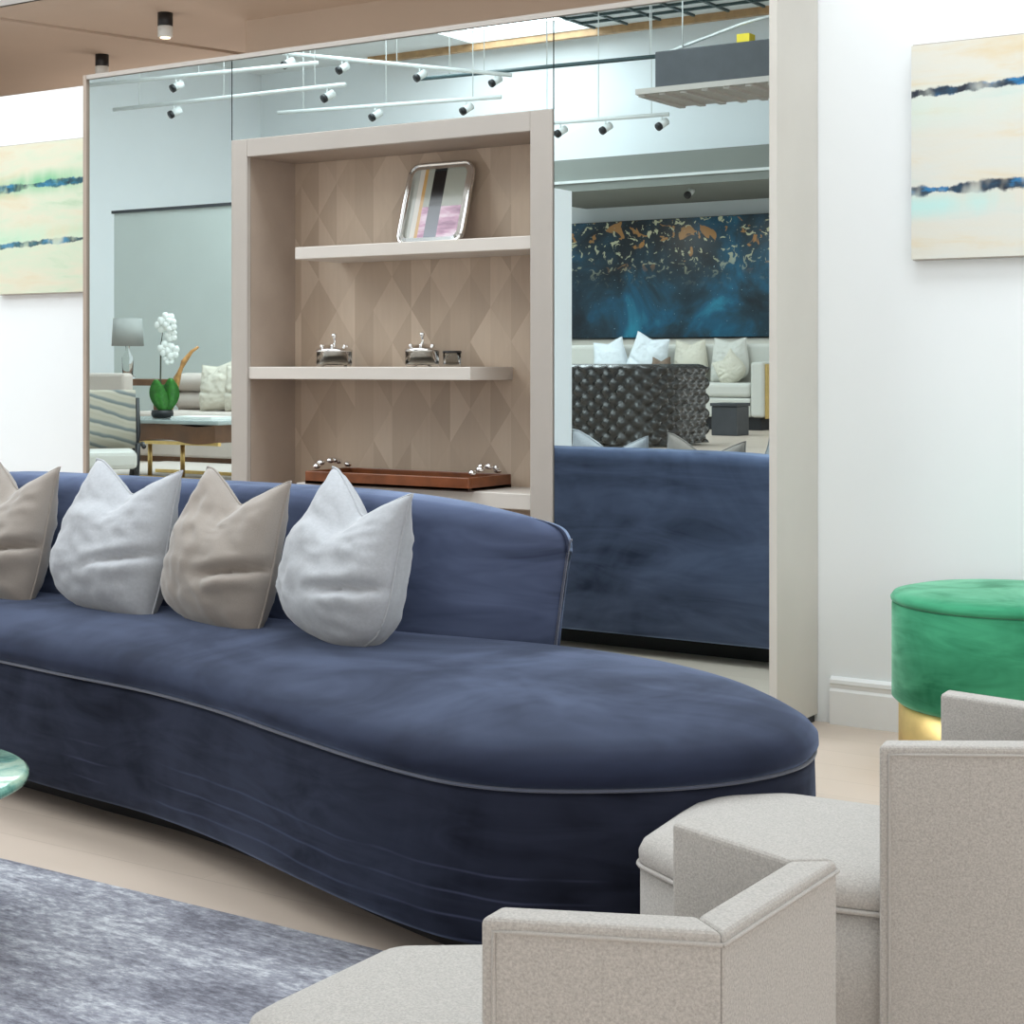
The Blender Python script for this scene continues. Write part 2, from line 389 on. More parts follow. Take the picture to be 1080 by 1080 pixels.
# ceiling with skylight openings
SKY = [(-4.0, 1.6, .2, 3.0), (-6.4, .8, 3.9, 5.3), (-11.4, -9.7, -5.32, 1.5), (-9.0, -6.2, -1.6, 4.6)]
xs = sorted({-15.2, 4.2, *[v for s in SKY for v in s[:2]]}); ys = sorted({-6.8, 6.1, *[v for s in SKY for v in s[2:]]})
cm = MB()
for i in range(len(xs) - 1):
    for j in range(len(ys) - 1):
        cx, cy = (xs[i] + xs[i + 1]) / 2, (ys[j] + ys[j + 1]) / 2
        if any(a < cx < b and c < cy < d for a, b, c, d in SKY): continue
        cm.box(xs[i], xs[i + 1], ys[j], ys[j + 1], 5.2, 5.4)
cm.build('ceiling', 'ceil', kind='structure')
for k, (a, b, c, d) in enumerate(SKY):
    box(a, b, c, d, 5.36, 5.39).build('window_%d' % (k + 1), 'skylight', kind='structure')
g = MB()
x = -9.7
while x < -5: g.box(x, x + .03, -5.3, -4.2, 5.175, 5.2); x += .42
for y in (-5.0, -4.7, -4.4): g.box(-9.7, -5, y, y + .03, 5.17, 5.2)
g.build('trim_ceiling_grid', 'teal', kind='structure')
box(-13, -4.6, -5.42, -5.34, 5.12, 5.2).build('trim_ceiling_edge', 'timber', kind='structure')
# low ceiling behind the display wall
box(-15, 4, 6.08, 12, 3.3, 3.45).build('ceiling_rear', 'brownceil', kind='structure')
box(-15, 4, 12, 12.2, 0, 5.4).build('wall_rear', 'brownceil', kind='structure')
box(-6.47, 4, 7.1, 7.6, 2.7, 3.3).build('ceiling_bulkhead', 'brownceil', kind='structure')
MB().add([(-7.68, 6.1, 3.285), (-7.60, 6.1, 3.285), (-7.10, 8, 3.285), (-7.18, 8, 3.285), (-7.68, 6.1, 3.3), (-7.60, 6.1, 3.3), (-7.10, 8, 3.3), (-7.18, 8, 3.3)],
         [(0, 3, 2, 1), (4, 5, 6, 7), (0, 1, 5, 4), (1, 2, 6, 5), (2, 3, 7, 6), (3, 0, 4, 7)]).build('trim_ceiling_rear', 'brownceil', kind='structure')
# screens seen in the mirrors
box(-13.08, -8.95, -1.3, -1.18, .0, 2.93).build('wall_screen', 'panelwall', kind='structure')
box(-13.1, -8.95, -1.32, -1.16, 2.93, 2.96).build('trim_screen_cap', 'charcoal', kind='structure')
box(-6.39, -6.30, .78, 1.15, 0, 2.61).build('wall_pier', 'wall', kind='structure')
box(-10.9, -4, -6.65, -6.5, .7, 1.66).build('trim_ledge', 'ivory', kind='structure')

def downlight(px, label):
    t = thing('ceiling_spotlight', px, label, 'spotlight', 'black cylinder spotlights on the brown ceiling')
    MB().lathe([(.034, -.075), (.042, -.07), (.042, 0)], 20).build('housing', 'dark', t)
    MB().lathe([(.03, -.135), (.041, -.13), (.042, -.078), (.036, -.07)], 20).build('reflector', 'whitemetal', t, label='pale lower ring of the spotlight')
    MB().lathe([(.004, -.139), (.028, -.139), (.028, -.132)], 20).build('bulb', 'bulb', t)
    return t
downlight((-6.70, 6.70, 3.3), 'larger black and white cylinder spotlight, lit, nearest on the brown ceiling')
t2 = downlight((-7.93, 7.38, 3.3), 'smaller black cylinder spotlight further left, half hidden by the mirrored cabinet')

# ------------------------------------------------------------------ mirrored cabinet
cab = thing('mirror_cabinet', (-4.3, YC, 0), 'wide floor standing cabinet with mirrored doors and an open shelved niche', 'cabinet')
ox, oy = -4.3, YC
def cb_(name, mat, *bxs, bevel=0, label=None):
    m = MB()
    for b in bxs: m.box(b[0] - ox, b[1] - ox, b[2] - oy, b[3] - oy, b[4], b[5])
    return m.build(name, mat, cab, bevel=bevel, label=label)
xl, xr, ztop = -6.113, -2.515, 2.735
nx0, nx1, nz1 = -5.163, -3.473, 2.355
ix0, ix1, iz1, iz0 = -5.07, -3.575, 2.275, .34
cb_('side_panel', 'lacquer_side', (xr - .03, xr, YC, YW - .003, .03, ztop + .2))
cb_('side_panel', 'jamb', (xl, xl + .020, YC, YW - .003, .03, ztop))
cb_('top_panel', 'lacquer', (xl + .024, xr - .03, YC, YW - .003, ztop - .02, ztop))
cb_('plinth', 'shadowgap', (xl + .03, xr - .01, YC + .03, YW - .01, 0, .03))
for a, b in ((xl + .026, nx0 - .006), (nx1 + .006, xr - .032)):
    cb_('mirror_door', 'mirror', (a, b, YC + .012, YC + .03, .04, ztop - .022), label='tall mirrored door')
cb_('mirror_panel', 'mirror', (nx0 - .0005, nx1 + .0005, YC + .012, YC + .03, nz1 + .002, ztop - .022), label='mirror panel above the niche')
for a in (nx0 - .02, nx1 - .01): cb_('carcass_post', 'charcoal', (a, a + .03, YC + .032, YC + .05, .04, ztop - .022))
cb_('niche_frame', 'lacquer', (nx0, ix0, YC + .004, YC + .03, .04, nz1), (ix1, nx1, YC + .004, YC + .03, .04, nz1),
    (ix0, ix1, YC + .004, YC + .03, iz1, nz1), (ix0, ix1, YC + .004, YC + .03, .04, iz0), bevel=.003)
cb_('niche_lining', 'jamb', (ix0 - .015, ix0, YC + .03, 5.9, iz0, iz1), (ix1, ix1 + .015, YC + .03, 5.9, iz0, iz1),
    (ix0, ix1, YC + .03, 5.9, iz1, iz1 + .015), (ix0, ix1, YC + .03, 5.9, iz0 - .015, iz0))
cb_('niche_back', 'parquet', (ix0 - .015, ix1 + .015, 5.9, 5.912, iz0, iz1), label='diamond patterned wood back')
cb_('shelf', 'shelf', (-4.80, ix1, YC + .015, 5.9, 1.81, 1.863), bevel=.003)
cb_('shelf', 'shelf', (ix0, -3.87, YC + .015, 5.9, 1.288, 1.342), bevel=.003)
cb_('shelf', 'shelf', (-4.79, ix1, YC + .015, 5.9, .775, .838), bevel=.003)

# silver frame on the top shelf, infill in grey, black and pink bands
def rrect(w, h, r, n=6):
    out = []
    for cx, cz, a0 in ((w / 2 - r, h - r, 0), (-w / 2 + r, h - r, 90), (-w / 2 + r, r, 180), (w / 2 - r, r, 270)):
        for k in range(n + 1):
            a = R(a0 + 90 * k / n); out.append((cx + r * math.cos(a), cz + r * math.sin(a)))
    return out
pf = thing('picture_frame', (-4.20, 5.75, 1.865), 'silver rounded frame with a grey, black and pink print on the top shelf', 'picture frame')
tilt = (R(-17), 0, 0)
o1 = rrect(.335, .365, .05); i1 = rrect(.285, .315, .03)
i1 = [(a, b + .025) for a, b in i1]
m = MB(); nn = len(o1)
m.add([(a, -.006, b) for a, b in o1] + [(a, -.012, b) for a, b in i1] + [(a, .012, b) for a, b in o1] + [(a, 0, b) for a, b in i1],
      [q for i in range(nn) for j in [(i + 1) % nn] for q in ((i, j, nn + j, nn + i), (i, 2 * nn + i, 2 * nn + j, j), (nn + i, nn + j, 3 * nn + j, 3 * nn + i))])
bead = [(a * 1.0, -.006, b) for a, b in o1]
m.tube(bead, .008, 6, closed=True)
fr = m.build('frame', 'silver', pf, rot=tilt)
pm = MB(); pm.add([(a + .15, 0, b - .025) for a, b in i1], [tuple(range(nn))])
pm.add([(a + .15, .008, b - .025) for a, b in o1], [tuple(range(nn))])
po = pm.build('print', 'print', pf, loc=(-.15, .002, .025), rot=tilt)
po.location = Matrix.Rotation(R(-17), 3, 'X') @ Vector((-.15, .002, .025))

def glass_box(x, y, r, label, lidx=0.):
    t = thing('glass_jar', (x, y, 1.342), label, 'jar', 'round glass jars with silver lids on the middle shelf')
    MB().lathe([(.002, .002), (r * .96, 0), (r, .01), (r, .07), (r * .95, .07), (r * .94, .012), (.002, .01)], 28).build('bowl', 'glass', t)
    MB().lathe([(r * 1.03, .066), (r * 1.03, .074), (r * .9, .08), (r * .55, .094), (.006, .10)], 28).build('lid', 'silver', t)
    k = MB()
    k.tube([(0, 0, .098), (.004, 0, .112), (0, 0, .128), (0, 0, .134), (0, 0, .142), (0, 0, .147)], .008, 10, taper=lambda q: .8 if q < .5 else (1.5 if q < .95 else .7))
    k.build('knob', 'chrome', t)
    for a in range(6): MB().sphere((r * .75 * math.cos(a * 1.05), r * .75 * math.sin(a * 1.05), .090), .009, seg=8, rg=6).build('bead', 'chrome', t)
    return t
glass_box(-4.70, 5.73, .078, 'left glass jar with silver twig lid on the middle shelf')
glass_box(-4.22, 5.73, .072, 'right glass jar with silver lid, nearer the free end of the middle shelf')
sm_ = thing('glass_cup', (-4.10, 5.78, 1.342), 'small dark rimmed glass cup just right of the right glass jar', 'cup')
MB().lathe([(.002, .002), (.036, 0), (.038, .01), (.038, .06), (.034, .06), (.034, .012), (.002, .01)], 20).build('bowl', 'glass', sm_)
MB().lathe([(.039, .058), (.041, .062), (.039, .068), (.033, .068), (.033, .058)], 20).build('rim', 'dark', sm_)

tr = thing('serving_tray', (-4.28, 5.70, .838), 'rosewood tray with silver pebble handles on the lowest shelf', 'tray')
hw, hd = .43, .155
MB().box(-hw, hw, -hd, hd, 0, .014).build('tray_floor', 'traydark', tr)
MB().box(-hw, hw, -hd, -hd + .016, .001, .056).box(-hw, hw, hd - .016, hd, .001, .056).box(-hw, -hw + .016, -hd + .016, hd - .016, .001, .056).box(hw - .016, hw, -hd + .016, hd - .016, .001, .056).build('rim', 'traywood', tr, bevel=.003)
for s_ in (-1, 1):
    k = MB()
    for j in range(6):
        v = -.1 + .04 * j
        k.sphere((s_ * (hw - .02 + .012 * math.sin(j * 2.1)), v, .066 + .03 * math.sin(math.pi * (j + .5) / 6)), .014 + .003 * (j % 2), .021, .013, 10, 7)
    k.build('handle', 'chrome', tr, label='silver pebble handle')

# ------------------------------------------------------------------ wall paintings
def canvas(x0, w, z0, h, mat, label):
    t = thing('canvas_painting', (x0, YW - .004, z0), label, 'painting', 'abstract seascape canvases')
    MB().box(0, w, -.035, 0, 0, h).build('canvas', mat, t)
    MB().box(.004, w - .004, -.0352 + .004, 0.002, -.004, h + .004).build('stretcher', 'lacquer', t)
canvas(-2.135, .95, 1.735, .778, 'paint_right', 'cream abstract seascape canvas right of the cabinet, above the green ottoman')
canvas(-7.143, .95, 1.723, .778, 'paint_left', 'greenish abstract seascape canvas left of the cabinet, partly behind it')

# ------------------------------------------------------------------ sofa
SO = Vector((-3.4, 3.75, 0))
out = [(-4.9, 3.52), (-4.5, 3.485), (-4.15, 3.45), (-3.83, 3.405), (-3.45, 3.36), (-3.1, 3.275), (-2.78, 3.165), (-2.465, 3.06), (-2.25, 3.005), (-2.10, 2.99), (-1.953, 3.025), (-1.81, 3.11),
       (-1.68, 3.225), (-1.585, 3.37), (-1.54, 3.55), (-1.585, 3.74), (-1.70, 3.89), (-1.87, 4.05), (-2.06, 4.17), (-2.28, 4.26), (-2.55, 4.31), (-3.0, 4.325), (-3.6, 4.325), (-4.3, 4.325), (-4.9, 4.325), (-5.25, 4.2), (-5.33, 3.92), (-5.2, 3.64)]
OUT = [Vector((p.x, p.y)) for p in catmull([(a, b, 0) for a, b in out], 5)]
spine = [Vector(p) for p in ((-4.85, 3.93), (-4.3, 3.9), (-3.7, 3.87), (-3.2, 3.82), (-2.8, 3.75), (-2.45, 3.68), (-2.15, 3.62))]
def near(p):
    best = None
    for a, b in zip(spine, spine[1:]):
        t = max(0, min(1, (p - a).dot(b - a) / (b - a).length_squared)); q = a + (b - a) * t
        if best is None or (q - p).length < (best - p).length: best = q
    return best
SPN = [near(p) for p in OUT]
# soften the spine targets so that neighbouring rings stay even
for _ in range(6): SPN = [(SPN[i - 1] + SPN[i] * 2 + SPN[(i + 1) % len(SPN)]) / 4 for i in range(len(SPN))]
def ring(off, z):
    r = []
    for i, (p, q) in enumerate(zip(OUT, SPN)):
        d = (q - p); L = d.length
        r.append((p.x + d.x / L * off - SO.x, p.y + d.y / L * off - SO.y, z))
    return r
def ringt(tt, zf):
    r = []
    for p, q in zip(OUT, SPN):
        c = p + (q - p) * tt; r.append((c.x - SO.x, c.y - SO.y, zf))
    return r
sofa = thing('curved_sofa', SO, 'long curved navy velvet sofa with a rounded chaise end, in front of the cabinet', 'sofa')
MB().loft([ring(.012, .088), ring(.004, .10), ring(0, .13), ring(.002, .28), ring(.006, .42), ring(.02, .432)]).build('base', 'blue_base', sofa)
MB().loft([ring(.16, 0), ring(.16, .092)], smooth=False).build('plinth', 'shadowgap', sofa)
MB().tube([(x, y, z) for x, y, z in ring(.004, .434)], .0042, 8, closed=True).build('piping', 'bluepipe', sofa, label='pale blue piping under the seat cushion')
cr = [ring(.03, .432), ring(.008, .437), ring(-.004, .452), ring(-.002, .474), ring(.018, .496), ring(.05, .511)]
cr += [ringt(.2, .522), ringt(.35, .532), ringt(.55, .541), ringt(.8, .545), ringt(.97, .546)]
seat = MB().loft(cr)
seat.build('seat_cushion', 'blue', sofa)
# backrest: sections along the length
secs = []
for X, yi, yo, zt in [(-2.652, 4.280, 4.288, .785), (-2.658, 4.262, 4.300, .825), (-2.685, 4.235, 4.315, .860), (-2.75, 4.19, 4.328, .882), (-2.85, 4.14, 4.335, .902), (-3.02, 4.085, 4.335, .93), (-3.3, 4.05, 4.335, .948),
                      (-3.7, 4.04, 4.335, .953), (-4.2, 4.05, 4.335, .953), (-4.7, 4.05, 4.335, .953), (-5.0, 4.03, 4.32, .95), (-5.2, 3.98, 4.25, .93), (-5.28, 4.0, 4.16, .88)]:
    th = yo - yi; rr = min(.055, th * .45)
    lean = .035
    sh = lambda z: (.045 * (z - .45) / .45 if X > -2.8 else (.03 * (z - .45) / .45 if X > -2.95 else 0))
    pts = [(yi, .42), (yi + lean * .3, .56), (yi + lean * .7, .72), (yi + lean, zt - rr)]
    for k in range(1, 6):
        a = math.pi - math.pi / 2 * k / 6
        pts.append((yi + lean + rr + rr * math.cos(a), zt - rr + rr * math.sin(a)))
    pts.append((yi + lean + rr, zt)); pts.append((yo - rr, zt))
    for k in range(1, 6):
        a = math.pi / 2 - math.pi / 2 * k / 6
        pts.append((yo - rr + rr * math.cos(a), zt - rr + rr * math.sin(a)))
    pts += [(yo, zt - rr), (yo, .7), (yo, .42), (yo, .1), (yo - .02, .088), (max(yi + .01, yo - .08), .3)]
    secs.append([(X + sh(z) - SO.x, y - SO.y, z) for y, z in pts])
# densify between sections
nsec = []
for i in range(len(secs) - 1):
    P = [secs[max(0, i - 1)], secs[i], secs[i + 1], secs[min(len(secs) - 1, i + 2)]]
    for j in range(4):
        t = j / 4; row = []
        for a, b, c, d in zip(*P):
            a, b, c, d = map(Vector, (a, b, c, d))
            row.append(tuple(.5 * (2 * b + (c - a) * t + (2 * a - 5 * b + 4 * c - d) * t * t + (3 * b - a - 3 * c + d) * t ** 3)))
        nsec.append(row)
nsec.append(secs[-1])
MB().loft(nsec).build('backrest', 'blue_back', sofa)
edge = [(x + .004, y, z) for x, y, z in secs[1][:14]]
MB().tube([Vector(p) for p in edge[:9]], .004, 6).build('back_piping', 'bluepipe', sofa, label='pale piping at the end of the backrest')

# ------------------------------------------------------------------ scatter pillows on the sofa
def pillow_mesh(name, w, h, th, seed, chop=.1, crease=.03, br=.015, n=40):
    rnd = Vector((seed * 3.1, seed * 1.7, seed))
    m = MB(); grids = []
    def pt(u, v, side):
        ex = 1 - .075 * (1 - v * v) ** 1.0; ez = 1 - .05 * (1 - u * u)
        x = u * w / 2 * ex; z = v * h / 2 * ez
        prof_ = max(0., (1 - abs(u) ** 2.4)) ** .55 * max(0., (1 - abs(v) ** 2.4)) ** .55
        low = 1 + .28 * max(0, -v)
        y = side * th / 2 * prof_ * low
        # karate chop in the top edge
        up_ = max(0., (v + .55) / 1.55); up_ = up_ * up_ * (3 - 2 * up_) if up_ < 1 else 1.
        cu = max(0., 1 - abs(u - .12) / .95) ** 1.25
        z -= chop * .85 * cu * up_ ** 2.0
        y *= 1 - .45 * cu * up_ ** 1.5
        x *= (1 - .30 * up_ ** 1.4) if u < 0 else (1 - .12 * up_ ** 1.4)
        dn = max(0., -v)
        z += h * (.16 * max(0., -u) ** 2.5 * dn ** 2.5 + br * max(0., u) ** 2.5 * dn ** 2.5)
        x *= 1 - (.16 if u < 0 else .10 + br) * dn ** 2.5 * abs(u)
        y += side * 0
        # crease across the front face
        ln_ = v - (.66 + .42 * (u - .1)); st_ = 1 / (1 + math.exp(ln_ * 22))
        if side < 0: y -= .03 * (st_ - .5) * prof_ ** 1.2 * max(0, min(1, (.5 - u) / .35)) * max(0, 1 - abs(v - .35) / .75)
        rt = max(0., min(1., (u - .02) / .55))
        cl_ = v + .40 - .30 * u
        cd = math.exp(-(cl_ / .055) ** 2) - .45 * math.exp(-((cl_ + .17) / .12) ** 2) - .25 * math.exp(-((cl_ - .13) / .08) ** 2)
        if side < 0: y += crease * 1.1 * cd * rt * prof_ ** .35
        nz = noise.noise(Vector((u * 2.2, v * 2.2, side * .4)) + rnd) * .012 + noise.noise(Vector((u * 5.5 + 2 * v, v * 7, side)) + rnd) * .009
        nz += noise.noise(Vector((u * 12, v * 16 + u * 5, side)) + rnd) * .006 * math.exp(-((v + .35) / .35) ** 2 - ((u - .3) / .6) ** 2)
        fold = math.sin((v * 9 - u * 2.5 + seed)) * .002 * math.exp(-((v + .3) / .4) ** 2)
        y += side * (nz + fold) * min(1, prof_ * 1.6)
        return (x, y, z + h / 2)
    vs = []; idx = {}
    for side in (-1, 1):
        for i in range(n + 1):
            for j in range(n + 1):
                u = -1 + 2 * i / n; v = -1 + 2 * j / n
                u = math.copysign(abs(u) ** .85, u); v = math.copysign(abs(v) ** .85, v)
                if side == 1 and (i in (0, n) or j in (0, n)): idx[(1, i, j)] = idx[(-1, i, j)]; continue
                idx[(side, i, j)] = len(vs); vs.append(pt(u, v, side))
    fs = [(idx[(s, i, j)], idx[(s, i + 1, j)], idx[(s, i + 1, j + 1)], idx[(s, i, j + 1)]) for s in (-1, 1) for i in range(n) for j in range(n)]
    m.add(vs, fs, True)
    bd = [vs[idx[(-1, i, 0)]] for i in range(n)] + [vs[idx[(-1, n, j)]] for j in range(n)] + [vs[idx[(-1, n - i, n)]] for i in range(n)] + [vs[idx[(-1, 0, n - j)]] for j in range(n)]
    return m, bd
def pillow(loc, rot, w, h, th, mat, label, seed, group=None, chop=.1, crease=.03, br=.015):
    m, bd = pillow_mesh('pillow', w, h, th, seed, chop, crease, br)
    t = m.build('throw_pillow', mat, None, loc=loc, rot=rot); tag(t, label, 'pillow', group)
    s_ = MB().tube(bd, .004, 6, closed=True).build('seam', mat, t)
    return t
GP = 'throw pillows along the navy sofa'
pillow((-3.17, 3.83, .52), (R(-12), R(6), R(-22)), .60, .51, .27, 'pillow_white', 'white velvet pillow nearest the bare end of the sofa, first from the right', 4, GP, .12, .045, .14)
pillow((-3.68, 3.86, .52), (R(-14), R(4), R(-6)), .50, .505, .25, 'pillow_beige', 'beige satin pillow between the two white pillows', 2, GP, .11, .06)
pillow((-4.18, 3.88, .52), (R(-14), R(3), R(-2)), .53, .515, .26, 'pillow_white', 'white velvet pillow between the two beige pillows', 5, GP, .11, .04)
pillow((-4.75, 3.89, .52), (R(-14), R(3), R(-2)), .48, .505, .24, 'pillow_beige', 'beige satin pillow left of both white pillows, cut by the photo edge', 7, GP, .11, .06)

# ------------------------------------------------------------------ rug, coffee table
rg = box(-2.4, 2.15, -1.28, 1.28, 0, .011).build('area_rug', 'rug', loc=(-3.92, 1.76, .0005), bevel=.003)
tag(rg, 'pale blue grey distressed rug in front of the navy sofa', 'rug')
ct = thing('coffee_table', (-3.415, 2.415, .0115), 'round green marble topped side table at the left edge, before the sofa', 'table')
MB().lathe([(.02, .35), (.375, .35), (.39, .358), (.39, .372), (.38, .38), (.02, .38)], 64).build('tabletop', 'marble', ct)
MB().lathe([(.20, .0), (.20, .012), (.30, .02), (.315, .05), (.315, .345), (.30, .35)], 48).build('drum_base', 'walnut', ct)

# ------------------------------------------------------------------ tub chairs
def chair(loc, rz, label):
    t = thing('tub_chair', loc, label, 'chair', 'low grey tweed tub chairs', rz)
    # local +x is the front; origin midway between the wing ends
    def outline(o):
        return [(.505 - o, -.17 + o * .4), (.505 - o, .17 - o * .4), (.345 - o * .4, .288 - o), (0, .262 - o), (-.24, .172 - o), (-.24, -.172 + o), (0, -.262 + o), (.345 - o * .4, -.288 + o)]
    def soft(poly, r=.03, n=4):
        res = []; k = len(poly)
        for i in range(k):
            a, b, c = Vector(poly[i - 1]), Vector(poly[i]), Vector(poly[(i + 1) % k])
            p = b + (a - b).normalized() * r; q = b + (c - b).normalized() * r
            for j in range(n + 1):
                s = j / n; res.append((1 - s) ** 2 * p + 2 * s * (1 - s) * b + s * s * q)
        return res
    rr = lambda o, z: [(p.x, p.y, z) for p in soft(outline(o))]
    MB().loft([rr(.006, .05), rr(.002, .06), rr(0, .2), rr(.0, .335)]).build('seat_base', 'tweed', t)
    MB().loft([rr(.006, .336), rr(-.002, .345), rr(-.003, .365), rr(.006, .385), rr(.03, .40), rr(.06, .407), rr(.09, .41)]).build('seat_cushion', 'tweed', t)
    MB().tube(rr(-.003, .338), .005, 6, closed=True).build('seat_piping', 'tweedpipe', t)
    ZT = .648; W = .055
    # wing and back panels share one bent outline, outer then inner
    po = [(.0, -.288), (-.285, -.180), (-.285, .180), (.0, .288)]; zt_ = [.655, .659, .659, .655]
    pi_ = [(.004, -.288 + W), (-.285 + W, -.180 + W * .72), (-.285 + W, .180 - W * .72), (.004, .288 - W)]
    def panel(name, k):
        a, b, c, d = po[k], po[k + 1], pi_[k + 1], pi_[k]
        A, B = Vector(a), Vector(b); dirv = (B - A).normalized()
        za, zb = zt_[k], zt_[k + 1]
        m = MB().add([(*a, .05), (*b, .05), (*c, .05), (*d, .05), (*a, za), (*b, zb), (*c, zb), (*d, za)], [(3, 2, 1, 0), (4, 5, 6, 7), (0, 1, 5, 4), (1, 2, 6, 5), (2, 3, 7, 6), (3, 0, 4, 7)])
        p = m.build(name, 'tweed', t, bevel=.008, bseg=3)
        nrm = Vector((dirv.y, -dirv.x)); mid = (Vector(po[0]) + Vector(po[3])) / 2
        if nrm.dot(A - Vector((-.1, 0))) < 0: nrm = -nrm
        off = nrm * .001; ins = .018
        s0 = ins if k == 0 else .0; s1 = ins if k == 2 else .0
        A2 = A + dirv * s0 + off; B2 = B - dirv * s1 + off
        path = []
        if s0: path.append((A2.x, A2.y, .06))
        path += [(A2.x, A2.y, za - .016), (B2.x, B2.y, zb - .016)]
        if s1: path.append((B2.x, B2.y, .06))
        full = []
        for u, v in zip(path, path[1:]):
            for j in range(8): full.append(Vector(u).lerp(Vector(v), j / 8))
        full.append(Vector(path[-1]))
        MB().tube(full, .0032, 6).build('panel_piping', 'tweedpipe', p)
    panel('wing_panel', 0); panel('back_panel', 1); panel('wing_panel', 2)
    for sx, sy in ((.4, -.12), (.4, .12), (-.18, -.14), (-.18, .14)):
        MB().lathe([(.018, 0), (.022, .052)], 12, sx, sy).build('foot', 'dark', t)
    return t
chair((-1.19, 2.026, .0), R(180), 'grey tweed tub chair in the foreground, seen from behind, with seat towards the rug')
c2 = chair((-1.155, 3.22, .0), R(187), 'grey tweed tub chair behind the foreground one, beside the sofa end')
c2.scale = (1.04, 1.04, 1.0)

# ------------------------------------------------------------------ ottoman
ot = thing('round_ottoman', (-1.64, 5.42, 0), 'emerald green velvet round ottoman on a gold base by the wall', 'ottoman')
r_ = .365
MB().lathe([(.30, .25), (r_ - .02, .252), (r_, .27), (r_, .57), (r_ - .004, .576)], 64).build('body', 'green', ot)
MB().lathe([(r_ - .012, .576), (r_ + .002, .582), (r_ + .004, .592), (r_ - .006, .606), (r_ - .05, .616), (.2, .622), (.02, .624)], 64).build('lid', 'green', ot)
MB().lathe([(r_ - .03, 0), (r_ - .022, .004), (r_ - .022, .25), (r_ - .04, .252)], 64).build('base', 'gold', ot, label='gold metal base')

# ------------------------------------------------------------------ the other side of the showroom, met in the mirrors
def mural():
    t = thing('mural_painting', (-11.0, -6.45, 1.68), 'huge dark blue mural flecked with gold, above the ivory sofa', 'painting')
    MB().box(0, 5.6, -.04, .0, 0, 1.40).build('canvas', 'mural', t)
    MB().box(-.01, 5.61, -.045, -.038, -.01, 1.41).build('stretcher', 'dark', t)
mural()

# tufted sofa with rounded ends
cf = thing('tufted_sofa', (-7.58, -.9, .70), 'dark grey leather sofa with a deep buttoned back, below the blue mural', 'sofa')
path = []
for k in range(110): path.append(Vector((-1.3 + 2.3 * k / 110, .52)))
for k in range(31):
    a = math.pi / 2 - math.pi / 2 * k / 30; path.append(Vector((1.0 + .33 * math.cos(a), .19 + .33 * math.sin(a))))
for k in range(1, 16): path.append(Vector((1.33, .19 - .5 * k / 15)))
sarc = [0]
for a, b in zip(path, path[1:]): sarc.append(sarc[-1] + (b - a).length)
rings = []; nz_ = 44
for i, p in enumerate(path):
    a = path[max(0, i - 1)]; b = path[min(len(path) - 1, i + 1)]; d = (b - a).normalized(); nrm = Vector((-d.y, d.x))
    row = []
    for j in range(nz_ + 1):
        z = .015 + .615 * j / nz_
        s_, q = sarc[i] / .13, z / .125
        dd = abs(math.sin(math.pi * (s_ + q) / 1)) * abs(math.sin(math.pi * (s_ - q) / 1))
        o = .055 * dd ** .45 + .01
        row.append((p.x + nrm.x * o, p.y + nrm.y * o, z))
    for j in range(7):
        an = math.pi * (j + 1) / 7
        row.append((p.x + nrm.x * (-.06 + .10 * math.cos(an)), p.y + nrm.y * (-.06 + .10 * math.cos(an)), .62 + .04 * math.sin(an)))
    row.append((p.x - nrm.x * .16, p.y - nrm.y * .16, .015))
    rings.append(row)
MB().loft(rings).build('tufted_back', 'leather', cf)
MB().box(-1.3, 1.16, -.35, .34, .1, .42).build('seat', 'leather', cf, bevel=.04)
for lx, ly in ((-1.2, .4), (1.1, .35), (-1.2, -.25), (1.1, -.25)): MB().lathe([(.02, 0), (.03, .1)], 10, lx, ly).build('leg', 'dark', cf)

# ivory sofa under the mural
iv = thing('ivory_sofa', (-8.6, -4.45, .70), 'long ivory sofa with a square arm below the blue mural', 'sofa')
MB().box(-1.5, 1.45, -.36, .42, .13, .32).build('base', 'ivory', iv, bevel=.02)
MB().box(-1.5, 1.44, -.2, .40, .325, .47).build('seat_cushion', 'ivory', iv, bevel=.04, bseg=3)
MB().box(-1.5, 1.45, -.44, -.2, .13, .87).build('backrest', 'ivory', iv, bevel=.04, bseg=3)
MB().box(1.46, 1.60, -.44, .44, .13, .68).build('armrest', 'ivory', iv, bevel=.03, bseg=3)
MB().box(1.602, 1.625, -.40, .40, .12, .66).build('arm_strip', 'gold', iv, label='thin gold strip on the arm')
MB().box(-1.45, 1.55, -.34, .38, 0, .13).build('plinth', 'shadowgap', iv)
GI = 'pillows on the ivory sofa'
for x, y, w, mat, lab, sd, rr_ in [(.98, .0, .46, 'ivory', 'tall grey white pillow standing against the arm of the ivory sofa', 11, 0), (1.16, .18, .34, 'pcream', 'small pillow slumped in front of the tall one by the sofa arm', 12, 35),
                                   (.52, .0, .44, 'pcream', 'cream pillow next to the tall pillow on the ivory sofa', 13, 0), (.02, .12, .5, 'pwhite', 'icy white pillow showing over the dark tufted sofa', 14, -14),
                                   (-.38, .05, .46, 'pwhite', 'icy white pillow leftmost over the dark tufted sofa', 15, 10), (.3, .22, .26, 'pbrown', 'small brown pillow between white and cream pillows', 16, 0)]:
    pillow((-8.6 + x, -4.52 + y, 1.172), (R(-10), R(rr_), R(180)), w, w * 1.02, .17, mat, lab, sd, GI, .05, .02)
sb = thing('side_cube', (-6.82, -2.9, .70), 'dark grey cube side table before the ivory sofa', 'table')
MB().box(-.13, .13, -.13, .13, 0, .27).build('body', 'charcoal', sb, bevel=.008)
MB().box(-.14, .14, -.14, .14, .27, .30).build('tabletop', 'charcoal', sb, bevel=.004)

